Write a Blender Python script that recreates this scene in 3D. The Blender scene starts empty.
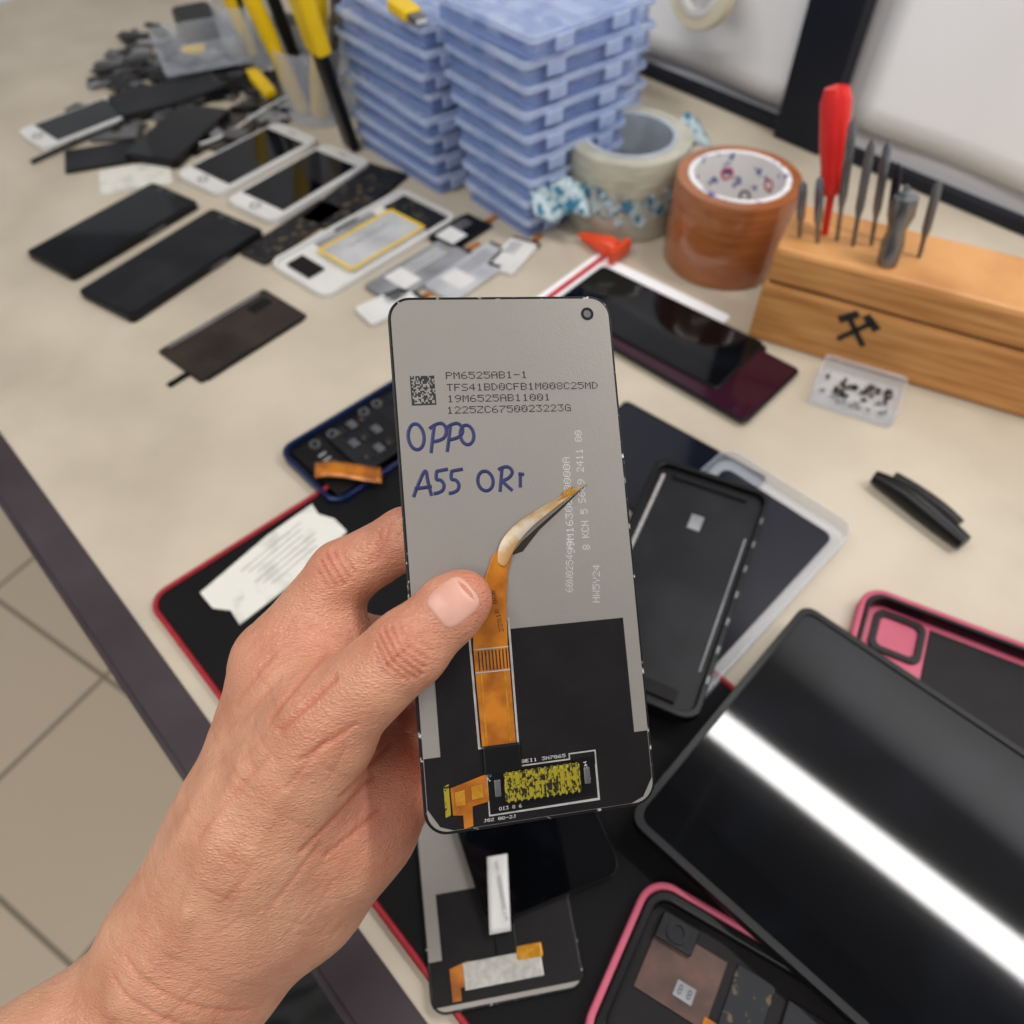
import bpy, bmesh, numpy as np, math, random
from mathutils import Matrix, Vector
from mathutils.bvhtree import BVHTree
random.seed(7)
R=math.radians
COL=bpy.context.scene.collection
bpy.context.scene.view_settings.view_transform='Standard'
# ------------------------------------------------------------------ materials
def lin(c):
    return tuple(((x/255)/12.92 if x/255<=.04045 else ((x/255+.055)/1.055)**2.4) for x in c)
def mat(name,rgb,rough=.5,metal=0,var=0,vscale=20,rgb2=None,bump=0,bscale=200,trans=0,alpha=1,spec=.5,stretch=(1,1,1),sss=0,thr=None,coat=0,rvar=0):
    m=bpy.data.materials.new(name);m.use_nodes=True;nt=m.node_tree;b=nt.nodes['Principled BSDF']
    c=lin(rgb)+(1,)
    b.inputs['Base Color'].default_value=c;b.inputs['Roughness'].default_value=rough;b.inputs['Metallic'].default_value=metal
    b.inputs['Transmission Weight'].default_value=trans;b.inputs['Alpha'].default_value=alpha
    b.inputs['Specular IOR Level'].default_value=spec;b.inputs['Coat Weight'].default_value=coat
    if sss:
        b.inputs['Subsurface Weight'].default_value=sss;b.inputs['Subsurface Radius'].default_value=(.006,.002,.001);b.inputs['Subsurface Scale'].default_value=1
    tc=nt.nodes.new('ShaderNodeTexCoord');mp=nt.nodes.new('ShaderNodeMapping');nt.links.new(tc.outputs['Object'],mp.inputs[0]);mp.inputs['Scale'].default_value=stretch
    if rgb2 or var:
        n=nt.nodes.new('ShaderNodeTexNoise');n.inputs['Scale'].default_value=vscale;n.inputs['Detail'].default_value=5
        nt.links.new(mp.outputs[0],n.inputs['Vector'])
        r=nt.nodes.new('ShaderNodeValToRGB')
        if rgb2 is None: rgb2=tuple(max(0,x-var) for x in rgb)
        lo,hi=thr or (.35,.65)
        r.color_ramp.elements[0].position=lo;r.color_ramp.elements[1].position=hi
        r.color_ramp.elements[0].color=c;r.color_ramp.elements[1].color=lin(rgb2)+(1,)
        nt.links.new(n.outputs['Fac'],r.inputs[0]);nt.links.new(r.outputs[0],b.inputs['Base Color'])
    if rvar:
        n=nt.nodes.new('ShaderNodeTexNoise');n.inputs['Scale'].default_value=vscale;n.inputs['Detail'].default_value=6
        nt.links.new(mp.outputs[0],n.inputs['Vector'])
        mr=nt.nodes.new('ShaderNodeMapRange');mr.inputs[1].default_value=.35;mr.inputs[2].default_value=.75;mr.inputs[3].default_value=rough;mr.inputs[4].default_value=rough+rvar
        nt.links.new(n.outputs['Fac'],mr.inputs[0]);nt.links.new(mr.outputs[0],b.inputs['Roughness'])
    if bump:
        n=nt.nodes.new('ShaderNodeTexNoise');n.inputs['Scale'].default_value=bscale;n.inputs['Detail'].default_value=4
        nt.links.new(mp.outputs[0],n.inputs['Vector'])
        bp=nt.nodes.new('ShaderNodeBump');bp.inputs['Strength'].default_value=bump;bp.inputs['Distance'].default_value=.001
        nt.links.new(n.outputs['Fac'],bp.inputs['Height']);nt.links.new(bp.outputs[0],b.inputs['Normal'])
    return m
M={}
M['desk']=mat('desk_laminate',(196,185,167),.42,rgb2=(172,161,144),vscale=9,thr=(.36,.75),bump=.05,bscale=300,spec=.35)
M['deskedge']=mat('desk_edge',(66,57,62),.5,var=14,vscale=14,spec=.3)
M['wall']=mat('wall_paint',(234,234,238),.8,var=6,vscale=3)
M['sheet']=mat('paper_sheet',(248,249,252),.7,var=5,vscale=6,bump=.3,bscale=8)
M['navy']=mat('post_metal',(24,27,37),.45,var=8,vscale=10,spec=.3)
M['matblk']=mat('rubber_mat',(9,8,11),.7,var=4,vscale=30,bump=.4,bscale=900,spec=.2)
M['red']=mat('mat_stitching',(160,18,40),.6,var=20,vscale=200)
M['blk']=mat('black_plastic',(9,9,11),.36,var=4,vscale=40,spec=.3)
M['blkm']=mat('black_film',(15,13,14),.5,rgb2=(21,19,20),vscale=60,bump=.1,bscale=700,spec=.2)
M['glass']=mat('black_glass',(5,6,9),.045,spec=.32,vscale=22,rgb2=(17,20,28),thr=(.48,.78))
M['glass2']=mat('navy_glass',(14,17,30),.08,spec=.4,vscale=15)
M['plum']=mat('plum_glass',(46,14,30),.1,spec=.4,vscale=15)
M['darkp']=mat('dark_backplate',(20,21,25),.4,spec=.25,rgb2=(36,37,42),vscale=22,thr=(.45,.75))
M['silver']=mat('brushed_backing',(152,147,142),.38,metal=.4,rgb2=(140,135,130),vscale=14,bump=.06,bscale=1500,thr=(.3,.7),rvar=.06)
M['foil']=mat('foil_edge',(205,203,198),.3,metal=.5,var=25,vscale=300)
M['flap']=mat('peeled_foil',(168,132,84),.45,metal=.3,rgb2=(176,164,146),vscale=160,thr=(.45,.6))
M['rim']=mat('panel_rim',(11,11,13),.4,rgb2=(205,203,198),vscale=260,thr=(.62,.70),spec=.3)
M['flex']=mat('flex_cable_film',(190,116,30),.3,rgb2=(144,80,20),vscale=90,thr=(.4,.6),metal=.15)
M['gold']=mat('gold_trace',(222,162,58),.3,metal=.6,var=30,vscale=400)
M['yconn']=mat('connector_yellow',(156,142,36),.35,rgb2=(34,34,20),vscale=700,thr=(.50,.55),metal=.25)
M['white']=mat('white_plastic',(220,219,217),.35,var=10,vscale=20)
M['paper']=mat('scrap_paper',(216,214,206),.8,rgb2=(184,182,176),vscale=60,thr=(.5,.7),bump=.4,bscale=30)
M['ink']=mat('marker_ink',(28,34,88),.45,var=12,vscale=150)
M['print']=mat('printed_black',(26,25,25),.6,var=8,vscale=400)
M['wprint']=mat('printed_white',(200,200,198),.6,var=10,vscale=400)
M['grey']=mat('grey_metal',(120,120,122),.35,metal=.6,var=25,vscale=30)
M['battery']=mat('battery_label',(176,178,182),.45,metal=.2,rgb2=(205,206,208),vscale=30)
M['dbat']=mat('battery_grey',(116,118,122),.45,rgb2=(150,151,155),vscale=30)
M['yellow']=mat('yellow_plastic',(240,200,14),.35,var=15,vscale=20)
M['brown']=mat('bronze_panel',(62,50,42),.26,rgb2=(40,34,30),vscale=25,metal=.2)
M['boxcl']=mat('blue_clear_plastic',(160,184,236),.2,rgb2=(140,168,228),vscale=9,alpha=.36,spec=.9)
M['lidcl']=mat('clear_lid_plastic',(206,220,250),.10,rgb2=(186,206,246),vscale=6,alpha=.30,spec=1.0)
M['lidedge']=mat('lid_edge_plastic',(206,220,248),.16,rgb2=(166,188,236),vscale=40,alpha=.58,spec=1.0)
M['innards']=mat('spare_parts',(78,104,172),.5,rgb2=(206,214,232),vscale=55,thr=(.44,.58))
M['clear']=mat('clear_plastic',(222,228,238),.12,alpha=.26,spec=.9,var=8,vscale=8)
M['tapeclr']=mat('clear_tape_film',(200,196,178),.2,rgb2=(178,176,158),vscale=40,stretch=(1,1,12),trans=.15,coat=.5)
M['tapebrn']=mat('brown_tape_film',(166,100,58),.22,rgb2=(144,82,44),vscale=30,stretch=(1,1,14),coat=.4)
M['core']=mat('tape_core_print',(226,224,224),.7,rgb2=(86,92,150),vscale=95,thr=(.58,.62))
M['corered']=mat('tape_core_logo',(190,50,60),.7,var=10,vscale=60)
M['corecl']=mat('tape_core_grey',(182,190,198),.5,var=30,vscale=30)
M['film']=mat('printed_wrap_film',(190,208,214),.2,rgb2=(54,124,156),vscale=110,thr=(.50,.58),alpha=.75,bump=.8,bscale=60)
M['wood']=mat('pine_wood',(204,148,88),.5,rgb2=(172,114,58),vscale=14,stretch=(1,1,14),bump=.1,bscale=60)
M['steel']=mat('steel',(140,142,146),.25,metal=.9,var=20,vscale=60)
M['redpl']=mat('red_plastic',(212,34,30),.3,var=15,vscale=20)
M['orange']=mat('orange_red_plastic',(226,78,40),.35,var=15,vscale=20)
M['pink']=mat('pink_silicone',(196,92,116),.5,var=18,vscale=20)
M['peach']=mat('copper_shield',(98,70,62),.4,metal=.3,rgb2=(68,52,48),vscale=60)
M['blue']=mat('blue_frame_metal',(26,42,82),.3,metal=.4,var=10,vscale=20)
M['pcb']=mat('circuit_board',(24,27,32),.45,rgb2=(96,82,62),vscale=180,thr=(.58,.64),spec=.3)
M['cream']=mat('cream_plastic',(216,208,182),.45,var=10,vscale=20)
M['ceil']=mat('ceiling_paint',(190,192,196),.9,var=5,vscale=2)
M['lamp']=mat('lamp_housing',(200,200,200),.5,var=4,vscale=5)
M['nail']=mat('thumb_nail',(200,148,130),.42,rgb2=(208,160,144),vscale=90)
M['cloth']=mat('black_cloth',(12,12,15),.7,var=6,vscale=20,bump=.5,bscale=60)
def floor_mat():
    m=bpy.data.materials.new('floor_tiles');m.use_nodes=True;nt=m.node_tree;b=nt.nodes['Principled BSDF'];b.inputs['Roughness'].default_value=.3
    tc=nt.nodes.new('ShaderNodeTexCoord');br=nt.nodes.new('ShaderNodeTexBrick');br.offset=0;br.inputs['Scale'].default_value=1
    br.inputs['Brick Width'].default_value=.3;br.inputs['Row Height'].default_value=.3;br.inputs['Mortar Size'].default_value=.004
    br.inputs['Color1'].default_value=lin((206,190,168))+(1,);br.inputs['Color2'].default_value=lin((198,182,160))+(1,);br.inputs['Mortar'].default_value=lin((134,122,106))+(1,)
    nt.links.new(tc.outputs['Object'],br.inputs['Vector']);nt.links.new(br.outputs['Color'],b.inputs['Base Color']);return m
M['floor']=floor_mat()
# ------------------------------------------------------------------ geometry helpers
def link(name,me,m=None,parent=None,loc=(0,0,0),rot=(0,0,0),smooth=False,bevel=0):
    if m: me.materials.append(M[m] if isinstance(m,str) else m)
    o=bpy.data.objects.new(name,me);COL.objects.link(o)
    if parent:o.parent=parent
    o.location=loc;o.rotation_euler=rot
    if smooth:
        for p in me.polygons:p.use_smooth=True
    if bevel:
        bv=o.modifiers.new('bevel','BEVEL');bv.width=bevel;bv.segments=2;bv.limit_method='ANGLE'
    return o
def group(name,loc=(0,0,0),rz=0,rot=None):
    e=bpy.data.objects.new(name,None);e.empty_display_size=.02;COL.objects.link(e);e.location=loc;e.rotation_euler=rot or (0,0,R(rz));return e
def rr(w,l,r,n=6,cx=0,cy=0):
    P=[]
    for sx,sy,a0 in((1,1,0),(-1,1,90),(-1,-1,180),(1,-1,270)):
        for i in range(n+1):
            a=R(a0+90*i/n);P.append((cx+sx*(w/2-r)+r*math.cos(a),cy+sy*(l/2-r)+r*math.sin(a)))
    return P
def prism(name,pts,z0,z1,m,parent=None,bevel=0,loc=(0,0,0),rot=(0,0,0),smooth=False):
    bm=bmesh.new();lo=[bm.verts.new((x,y,z0)) for x,y in pts];hi=[bm.verts.new((x,y,z1)) for x,y in pts]
    n=len(pts);bm.faces.new(hi);bm.faces.new(lo[::-1])
    for i in range(n):bm.faces.new((lo[i],lo[(i+1)%n],hi[(i+1)%n],hi[i]))
    bmesh.ops.recalc_face_normals(bm,faces=bm.faces);me=bpy.data.meshes.new(name);bm.to_mesh(me);bm.free()
    return link(name,me,m,parent,loc,rot,smooth,bevel)
def ringprism(name,outer,inner,z0,z1,m,parent=None,bevel=0,loc=(0,0,0),rot=(0,0,0)):
    bm=bmesh.new();n=len(outer)
    A=[[bm.verts.new((x,y,z)) for x,y in P] for P,z in((outer,z0),(outer,z1),(inner,z1),(inner,z0))]
    for k in range(4):
        a,b=A[k],A[(k+1)%4]
        for i in range(n):bm.faces.new((a[i],a[(i+1)%n],b[(i+1)%n],b[i]))
    bmesh.ops.recalc_face_normals(bm,faces=bm.faces);me=bpy.data.meshes.new(name);bm.to_mesh(me);bm.free()
    return link(name,me,m,parent,loc,rot,False,bevel)
def box(name,s,loc,m,parent=None,rot=(0,0,0),bevel=.0006):
    x,y=s[0]/2,s[1]/2
    return prism(name,[(-x,-y),(x,-y),(x,y),(-x,y)],-s[2]/2,s[2]/2,m,parent,bevel,loc,rot)
def lathe(name,prof,m,parent=None,seg=64,loc=(0,0,0),rot=(0,0,0),closed=False,smooth=True):
    bm=bmesh.new();rows=[]
    for r,z in prof:
        rows.append([bm.verts.new((r*math.cos(2*math.pi*i/seg),r*math.sin(2*math.pi*i/seg),z)) for i in range(seg)])
    K=len(rows)
    for k in range(K if closed else K-1):
        a,b=rows[k],rows[(k+1)%K]
        for i in range(seg):bm.faces.new((a[i],a[(i+1)%seg],b[(i+1)%seg],b[i]))
    if not closed:
        if prof[0][0]>1e-5:bm.faces.new(rows[0][::-1])
        if prof[-1][0]>1e-5:bm.faces.new(rows[-1])
    bmesh.ops.remove_doubles(bm,verts=bm.verts,dist=1e-6);bmesh.ops.recalc_face_normals(bm,faces=bm.faces)
    me=bpy.data.meshes.new(name);bm.to_mesh(me);bm.free();o=link(name,me,m,parent,loc,rot,smooth)
    if smooth:
        e=o.modifiers.new('es','EDGE_SPLIT');e.split_angle=R(35)
    return o
def tube(name,pts,r,m,parent=None,loc=(0,0,0),rot=(0,0,0),cyclic=False,flat=1,order=0,radii=None):
    cu=bpy.data.curves.new(name,'CURVE');cu.dimensions='3D';cu.bevel_depth=r;cu.bevel_resolution=3;cu.use_fill_caps=True
    s=cu.splines.new('NURBS' if order else 'POLY');s.points.add(len(pts)-1)
    for i,p in enumerate(pts):
        s.points[i].co=(p[0],p[1],p[2] if len(p)>2 else 0,1)
        if radii:s.points[i].radius=radii[i]
    if order:s.order_u=3;s.use_endpoint_u=True;s.resolution_u=6
    s.use_cyclic_u=cyclic
    t=bpy.data.objects.new('tmp',cu);COL.objects.link(t);bpy.context.view_layer.update()
    me=bpy.data.meshes.new_from_object(t.evaluated_get(bpy.context.evaluated_depsgraph_get()));bpy.data.objects.remove(t)
    me.name=name;me.materials.clear()
    if flat!=1:
        for v in me.vertices:v.co.z*=flat
    return link(name,me,m,parent,loc,rot,True)
def text(name,s,w,h,m,parent,loc,rz=0,bold=0.0):
    cu=bpy.data.curves.new(name,'FONT');cu.body=s;cu.size=1;cu.offset=bold
    t=bpy.data.objects.new('tmp',cu);COL.objects.link(t);bpy.context.view_layer.update()
    me=bpy.data.meshes.new_from_object(t.evaluated_get(bpy.context.evaluated_depsgraph_get()));bpy.data.objects.remove(t)
    xs=[v.co.x for v in me.vertices];ys=[v.co.y for v in me.vertices];x0,x1,y0,y1=min(xs),max(xs),min(ys),max(ys)
    for v in me.vertices:v.co.x=(v.co.x-x0)/(x1-x0)*w;v.co.y=(v.co.y-y0)/(y1-y0)*h
    me.materials.clear();return link(name,me,m,parent,loc,(0,0,R(rz)))
# 5x7 dot-matrix lettering, as printed by the factory marker
G5={'0':'0E1115191311 0E','1':'040C040404040E','2':'0E11010204081F','3':'1F02040201110E','4':'02060A121F0202','5':'1F101E0101110E','6':'0608101E11110E','7':'1F010204080808','8':'0E11110E11110E','9':'0E11110F01020C',
'A':'0E11111F111111','B':'1E11111E11111E','C':'0E11101010110E','D':'1C12111111121C','E':'1F10101E10101F','F':'1F10101E101010','G':'0E11101711110F','H':'1111111F111111','I':'0E04040404040E','J':'0702020202120C','K':'11121418141211','L':'1010101010101F','M':'111B1515111111','N':'11111915131111','O':'0E11111111110E','P':'1E11111E101010','Q':'0E11111115120D','R':'1E11111E141211','S':'0F10100E01011E','T':'1F040404040404','U':'1111111111110E','V':'11111111110A04','W':'11111115151B11','X':'11110A040A1111','Y':'1111110A040404','Z':'1F01020408101F','-':'0000001F000000',' ':'00000000000000'}
def dots(name,s,w,h,m,parent,loc,rz=0,fill=.94):
    bm=bmesh.new();n=len(s);adv=w/(n-.17);px=adv/6;py=h/7
    for k,ch in enumerate(s):
        g=G5[ch].replace(' ','')
        for r in range(7):
            b=int(g[2*r:2*r+2],16)
            for c in range(5):
                if b>>(4-c)&1:
                    x=k*adv+c*px;y=h-(r+1)*py
                    bm.faces.new([bm.verts.new(q) for q in((x,y,0),(x+px*fill,y,0),(x+px*fill,y+py*fill,0),(x,y+py*fill,0))])
    me=bpy.data.meshes.new(name);bm.to_mesh(me);bm.free();return link(name,me,m,parent,loc,(0,0,R(rz)))
def sheet(name,w,l,nx,ny,f,m,parent=None,loc=(0,0,0),rot=(0,0,0),th=.0003):
    V=[];Fc=[]
    for j in range(ny+1):
        for i in range(nx+1):
            x=(i/nx-.5)*w;y=(j/ny-.5)*l;V.append(f(x,y))
    for j in range(ny):
        for i in range(nx):
            a=j*(nx+1)+i;Fc.append((a,a+1,a+nx+2,a+nx+1))
    me=bpy.data.meshes.new(name);me.from_pydata(V,[],Fc);o=link(name,me,m,parent,loc,rot,True)
    s=o.modifiers.new('th','SOLIDIFY');s.thickness=th;return o
# ------------------------------------------------------------------ room
DA=-47
desk=group('workbench',(-.224,.249,0),DA)       # local +x runs along the front edge, +y towards the wall
prism('desktop',rr(2.6,.84,.004,3,.25,.385),-.03,-.0001,'desk',desk,.001)
box('edge_band',(2.6,.004,.028),(.25,-.037,-.0155),'deskedge',desk)
prism('front_strip',[(-1.05,-.035),(1.55,-.035),(1.55,-.012),(-1.05,-.012)],-.0001,.0006,'deskedge',desk)
for i,(x,y) in enumerate(((-.95,.02),(1.45,.02),(-.95,.74),(1.45,.74))):box('leg_%d'%(i+1),(.05,.05,.72),(x,y,-.39),'navy',desk)
box('floor',(6,6,.02),(0,.5,-.76),'floor',None,rot=(0,0,R(DA+15)))
wl=box('wall_back',(5,.08,2.55),(-.224+.731*.85+.682*.25,.249+.682*.85-.731*.25,.525),'wall',None,rot=(0,0,R(DA)),bevel=0)
box('ceiling',(6,6,.04),(0,.5,1.82),'ceil',None)
tr=group('shelf_frame',(-.224,.249,0),DA)
box('post',(.058,.022,.9),(-.057,.785,.4505),'navy',tr,bevel=.002)
box('rail',(.8,.012,.012),(-.1,.792,.0065),'navy',tr,bevel=.001)
ps=group('paper_sheets',(-.224,.249,0),DA)
for i,(x,w,z,h) in enumerate(((-.22,.26,.19,.34),(.09,.21,.20,.34),(-.50,.24,.2,.33),(.33,.24,.2,.33))):
    sheet('sheet_%d'%(i+1),w,h,10,14,lambda a,b,z=z:(a,.803-.002*math.sin(a*30+b*9)-.0025,b+z),'sheet',ps,loc=(x,0,0))
# ------------------------------------------------------------------ mat
mt=group('work_mat',(-.224,.249,0),DA)
prism('pad',rr(.42,.216,.012,6,.21,.108),0,.003,'matblk',mt)
tube('red_border',[(x,y,.003) for x,y in rr(.42,.216,.012,6,.21,.108)],.0017,'red',mt,cyclic=True)
# ------------------------------------------------------------------ display panel (rear side up)
def panel_body(g,W,L,simple=False):
    mm=.001
    prism('rim',rr(W*mm,L*mm,.007,8),-.0018,0,'rim',g,.0004)
    prism('backing_plate',rr((W-1.8)*mm,(L-2)*mm,.0062,8),0,.00025,'silver',g)
def P(l):return [(x*.001,y*.001) for x,y in l]
rotm=Matrix(((.9757,-.0829,.2028),(.0657,.9938,.0901),(-.209,-.0746,.9751)))
GR=Matrix.Rotation(R(38),3,'X')
hd=group('phone_display_panel');hd.matrix_world=Matrix.Translation((.0033,.1388,.2122))@(GR@rotm).to_4x4()
panel_body(hd,73,164.3)
z1=.0004
prism('black_film',P([(-30.4,-23.5),(30.8,-23.5),(31.0,-59.5),(35.4,-59.5),(35.4,-74),(32,-79.5),(28,-81),(-28,-81),(-32,-79.5),(-35.4,-74),(-35.4,-59.3),(-30.4,-59.3)]),.00025,z1,'blkm',hd)
prism('adhesive_edge',P([(-19.3,-20),(-6.0,-20),(-6.2,-58.5),(-18.9,-58.5)]),z1,z1+.0001,'foil',hd)
prism('flex_bed',P([(-18.6,-20),(-6.7,-20),(-6.9,-58),(-18.2,-58)]),z1+.0001,z1+.0002,'blkm',hd)
prism('flex_cable',P([(-10,-1),(-13,-8),(-17.6,-20),(-18.1,-28),(-17.7,-57.8),(-7.2,-57.8),(-7.3,-28),(-6.6,-14),(-5.4,-6),(-3.2,0),(-1,3.6),(-6,3)]),z1+.0002,z1+.0006,'flex',hd,.0001)
for i,x in enumerate((-16.2,-8.9)):prism('flex_trace_%d'%(i+1),P([(x-.25,-36),(x+.25,-36),(x+.25,-57),(x-.25,-57)]),z1+.0006,z1+.00065,'gold',hd)
for i,y in enumerate((-28.5,-35.5)):prism('flex_mark_%d'%(i+1),P([(-18,y),(-7.2,y),(-7.2,y-.4),(-18,y-.4)]),z1+.0006,z1+.0007,'foil',hd)
for i in range(9):prism('flex_line_%d'%(i+1),P([(-16.8+i*1.08,-29.3),(-16.4+i*1.08,-29.3),(-16.4+i*1.08,-35.2),(-16.8+i*1.08,-35.2)]),z1+.0006,z1+.00065,'brown',hd)
dots('flex_code','2281R 0C6',.013,.0014,'print',hd,(-.0082,-.024,z1+.00065),98)
# lifted tongue of the backing plate and the slit it left
top=[(-9,-3),(-8,2.5),(-4.2,7.2),(2,11.2),(11,15.3),(23,20.3)];bot=[(-6,-5),(-3.6,0),(0,4.9),(5.8,9.3),(12.8,13.8),(23,20.3)]
zt=[.0007,.0012,.0018,.0020,.0014,.0004]
V=[(a[0]*.001,a[1]*.001,.0004+z*.3) for a,z in zip(top,zt)]+[((a[0]+b[0])*.0005,(a[1]+b[1])*.0005,z*.8+.0006) for a,b,z in zip(top,bot,zt)]+[(b[0]*.001,b[1]*.001,.0006+z) for b,z in zip(bot,zt)]
Fc=[(k*6+i,k*6+i+1,(k+1)*6+i+1,(k+1)*6+i) for k in range(2) for i in range(5)]
me=bpy.data.meshes.new('lifted_flap');me.from_pydata(V,[],Fc);o=link('lifted_flap',me,'flap',hd,smooth=True);s=o.modifiers.new('t','SOLIDIFY');s.thickness=.00025;s=o.modifiers.new('s','SUBSURF');s.levels=2;s.render_levels=2
prism('slit',P([(-4,-1),(0,3.2),(6,7.8),(13,12.8),(23,20),(13,11.8),(6,6.4),(0,0)]),.00025,.00032,'brown',hd)
prism('scratch_copper',P([(12,15.2),(18,18.4),(19.5,18),(14,14.6)]),.0014,.0018,'gold',hd)
prism('scratch_copper_b',P([(14,17.6),(18,19.6),(18.5,19.2),(15,17)]),.0003,.0005,'gold',hd)
box('connector_block',(.0118,.0085,.0012),(-.0119,-.062,.001),'blk',hd)
ringprism('shield_outline',P([(-17.2,-64.8),(9,-64.8),(9,-63.2),(17.8,-63.2),(17.8,-66.8),(17.8,-72),(17.8,-78.5),(-17.2,-78.5)]),P([(-16.8,-65.2),(9.4,-65.2),(9.4,-63.6),(17.4,-63.6),(17.4,-67.2),(17.2,-68),(17.2,-77.8),(-16.8,-78.1)]),z1,z1+.0002,'foil',hd)
prism('shield_board',P([(-16.8,-65.2),(17,-65.2),(16.2,-76.6),(-16.8,-77.9)]),z1,z1+.0001,'blk',hd)
box('board_connector',(.024,.0086,.0013),(0,-.0705,.0013),'yconn',hd)
for i in range(12):box('pin_%d'%(i+1),(.0006,.0092,.0005),(-.011+i*.002,-.0705,.0019),'yconn',hd,bevel=0)
for i,x in enumerate((-14,14.2)):box('solder_%d'%(i+1),(.002,.005,.0006),(x*.001,-.0705,.001),'grey',hd)
prism('side_flex',P([(-28.2,-68.7),(-17.2,-66),(-16.8,-74),(-22,-74.8),(-22.2,-80.5),(-25,-81),(-25,-77),(-28,-76.6)]),z1,z1+.0005,'flex',hd,.0001)
prism('side_flex_pad',P([(-27,-70),(-24,-69.6),(-24,-74),(-27,-74)]),z1+.0005,z1+.0007,'gold',hd)
prism('side_flex_pad_b',P([(-22,-69),(-18.5,-68.5),(-18.5,-72.5),(-22,-72.8)]),z1+.0005,z1+.0007,'gold',hd)
prism('side_bracket',P([(-30.2,-68),(-28.6,-67.4),(-28.6,-76.5),(-30.2,-77)]),z1,z1+.0002,'yconn',hd)
dots('tiny_print_a','J8Z 0Q-2J',.010,.0009,'wprint',hd,(-.019,-.0800,z1+.00005))
dots('tiny_print_b','8EI1 3N7G65',.014,.0010,'wprint',hd,(-.006,-.0642,z1+.00015))
dots('tiny_print_c','OI3 8 6',.007,.0010,'wprint',hd,(-.014,-.0772,z1+.00015))
dots('tiny_print_d','73 8',.0008*7,.0010,'wprint',hd,(-.016,-.0685,z1+.00015),80)
dots('tiny_print_e','HSPS',.0008*7,.0010,'wprint',hd,(.0135,-.0665,z1+.00015),-80)
lathe('camera_ring',[(.0013,0),(.0021,0),(.0021,.0002),(.0013,.0002)],'blk',hd,32,(.0283,.076,.00025),closed=True)
prism('camera_hole',rr(.0026,.0026,.00125,8,.0283,.076),.00025,.0003,'grey',hd)
zp=.0003
for i,(s,w,x,y,rz) in enumerate((('PM6525AB1-1',.0262,-.0199,.0556,-.9),('TFS41BD0CFB1M008C25MD',.0495,-.0199,.0518,-1),('19M6525AB11001',.0333,-.0200,.0482,-1),('1225ZC6750023223G',.0402,-.0204,.0446,-1))):
    dots('print_line_%d'%(i+1),s,w,.0023,'print',hd,(x,y,zp),rz)
rnd=random.Random(3)
bm=bmesh.new();n=18
for i in range(n):
    for j in range(n):
        on=(i==0 or j==0 or (i==n-1 and j%2==0) or (j==n-1 and i%2==0)) or rnd.random()<.55
        if on:
            s=.0076/n;x=-.0311+i*s;y=.0476+j*s*1.22
            bm.faces.new([bm.verts.new(q) for q in((x,y,zp),(x+s,y,zp),(x+s,y+s*1.22,zp),(x,y+s*1.22,zp))])
me=bpy.data.meshes.new('data_matrix_code');bm.to_mesh(me);bm.free();link('data_matrix_code',me,'print',hd)
dots('side_print_a','S669 2411 00',.0235,.0024,'wprint',hd,(.0219,.0140,zp),88,.8)
dots('side_print_b','99M1630000000A',.031,.0024,'wprint',hd,(.0168,-.002,zp),88,.8)
dots('side_print_c','8 KCN 5',.013,.0024,'wprint',hd,(.0219,-.001,zp),88,.8)
dots('side_print_d','60W0254 HK',.017,.0024,'wprint',hd,(.0150,-.014,zp),84,.7)
dots('side_print_e','HW5Y24',.012,.0024,'wprint',hd,(.0235,-.018,zp),84,.7)
def ink(name,pts,cyc=False):
    tube(name,[((-30.2+.31*(a-417)-.027*(b-437))*.001,(37.8-.316*(b-437)-.0145*(a-417))*.001,0) for a,b in pts],.00056,'ink',hd,loc=(0,0,zp),cyclic=cyc,flat=.2,order=3)
def ell(cx,cy,rx,ry):return [(cx+rx*math.cos(t)+.18*ry*math.sin(t)*.5,cy+ry*math.sin(t)) for t in [k*math.pi/7-1.2 for k in range(15)]]
ink('ink_o1',ell(416,437,8,13));ink('ink_p1',[(431,453),(432,440),(434,425)]);ink('ink_p1b',[(429,429),(438,422),(446,426),(446,436),(440,441),(432,442)])
ink('ink_p2',[(447,452),(449,438),(450,425)]);ink('ink_p2b',[(446,428),(455,422),(462,426),(463,434),(456,439),(449,440)]);ink('ink_o2',ell(467,435,7,10))
ink('ink_a',[(414,496),(419,482),(426,467),(428,482),(432,495)]);ink('ink_abar',[(415,488),(432,486)])
for k,d in enumerate((0,15)):
    ink('ink_five%d'%k,[(434+d,493),(442+d,492),(445+d,485),(441+d,479),(435+d,480),(437+d,470)]);ink('ink_fivetop%d'%k,[(437+d,471),(448+d,469)])
ink('ink_o3',ell(486,481,8,10));ink('ink_r',[(501,492),(502,480),(503,468)]);ink('ink_rb',[(499,470),(508,465),(515,472),(510,479),(503,481),(508,486),(514,491)]);ink('ink_i',[(522,476),(522,488)]);ink('ink_ib',[(520,474),(526,475)])
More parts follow.
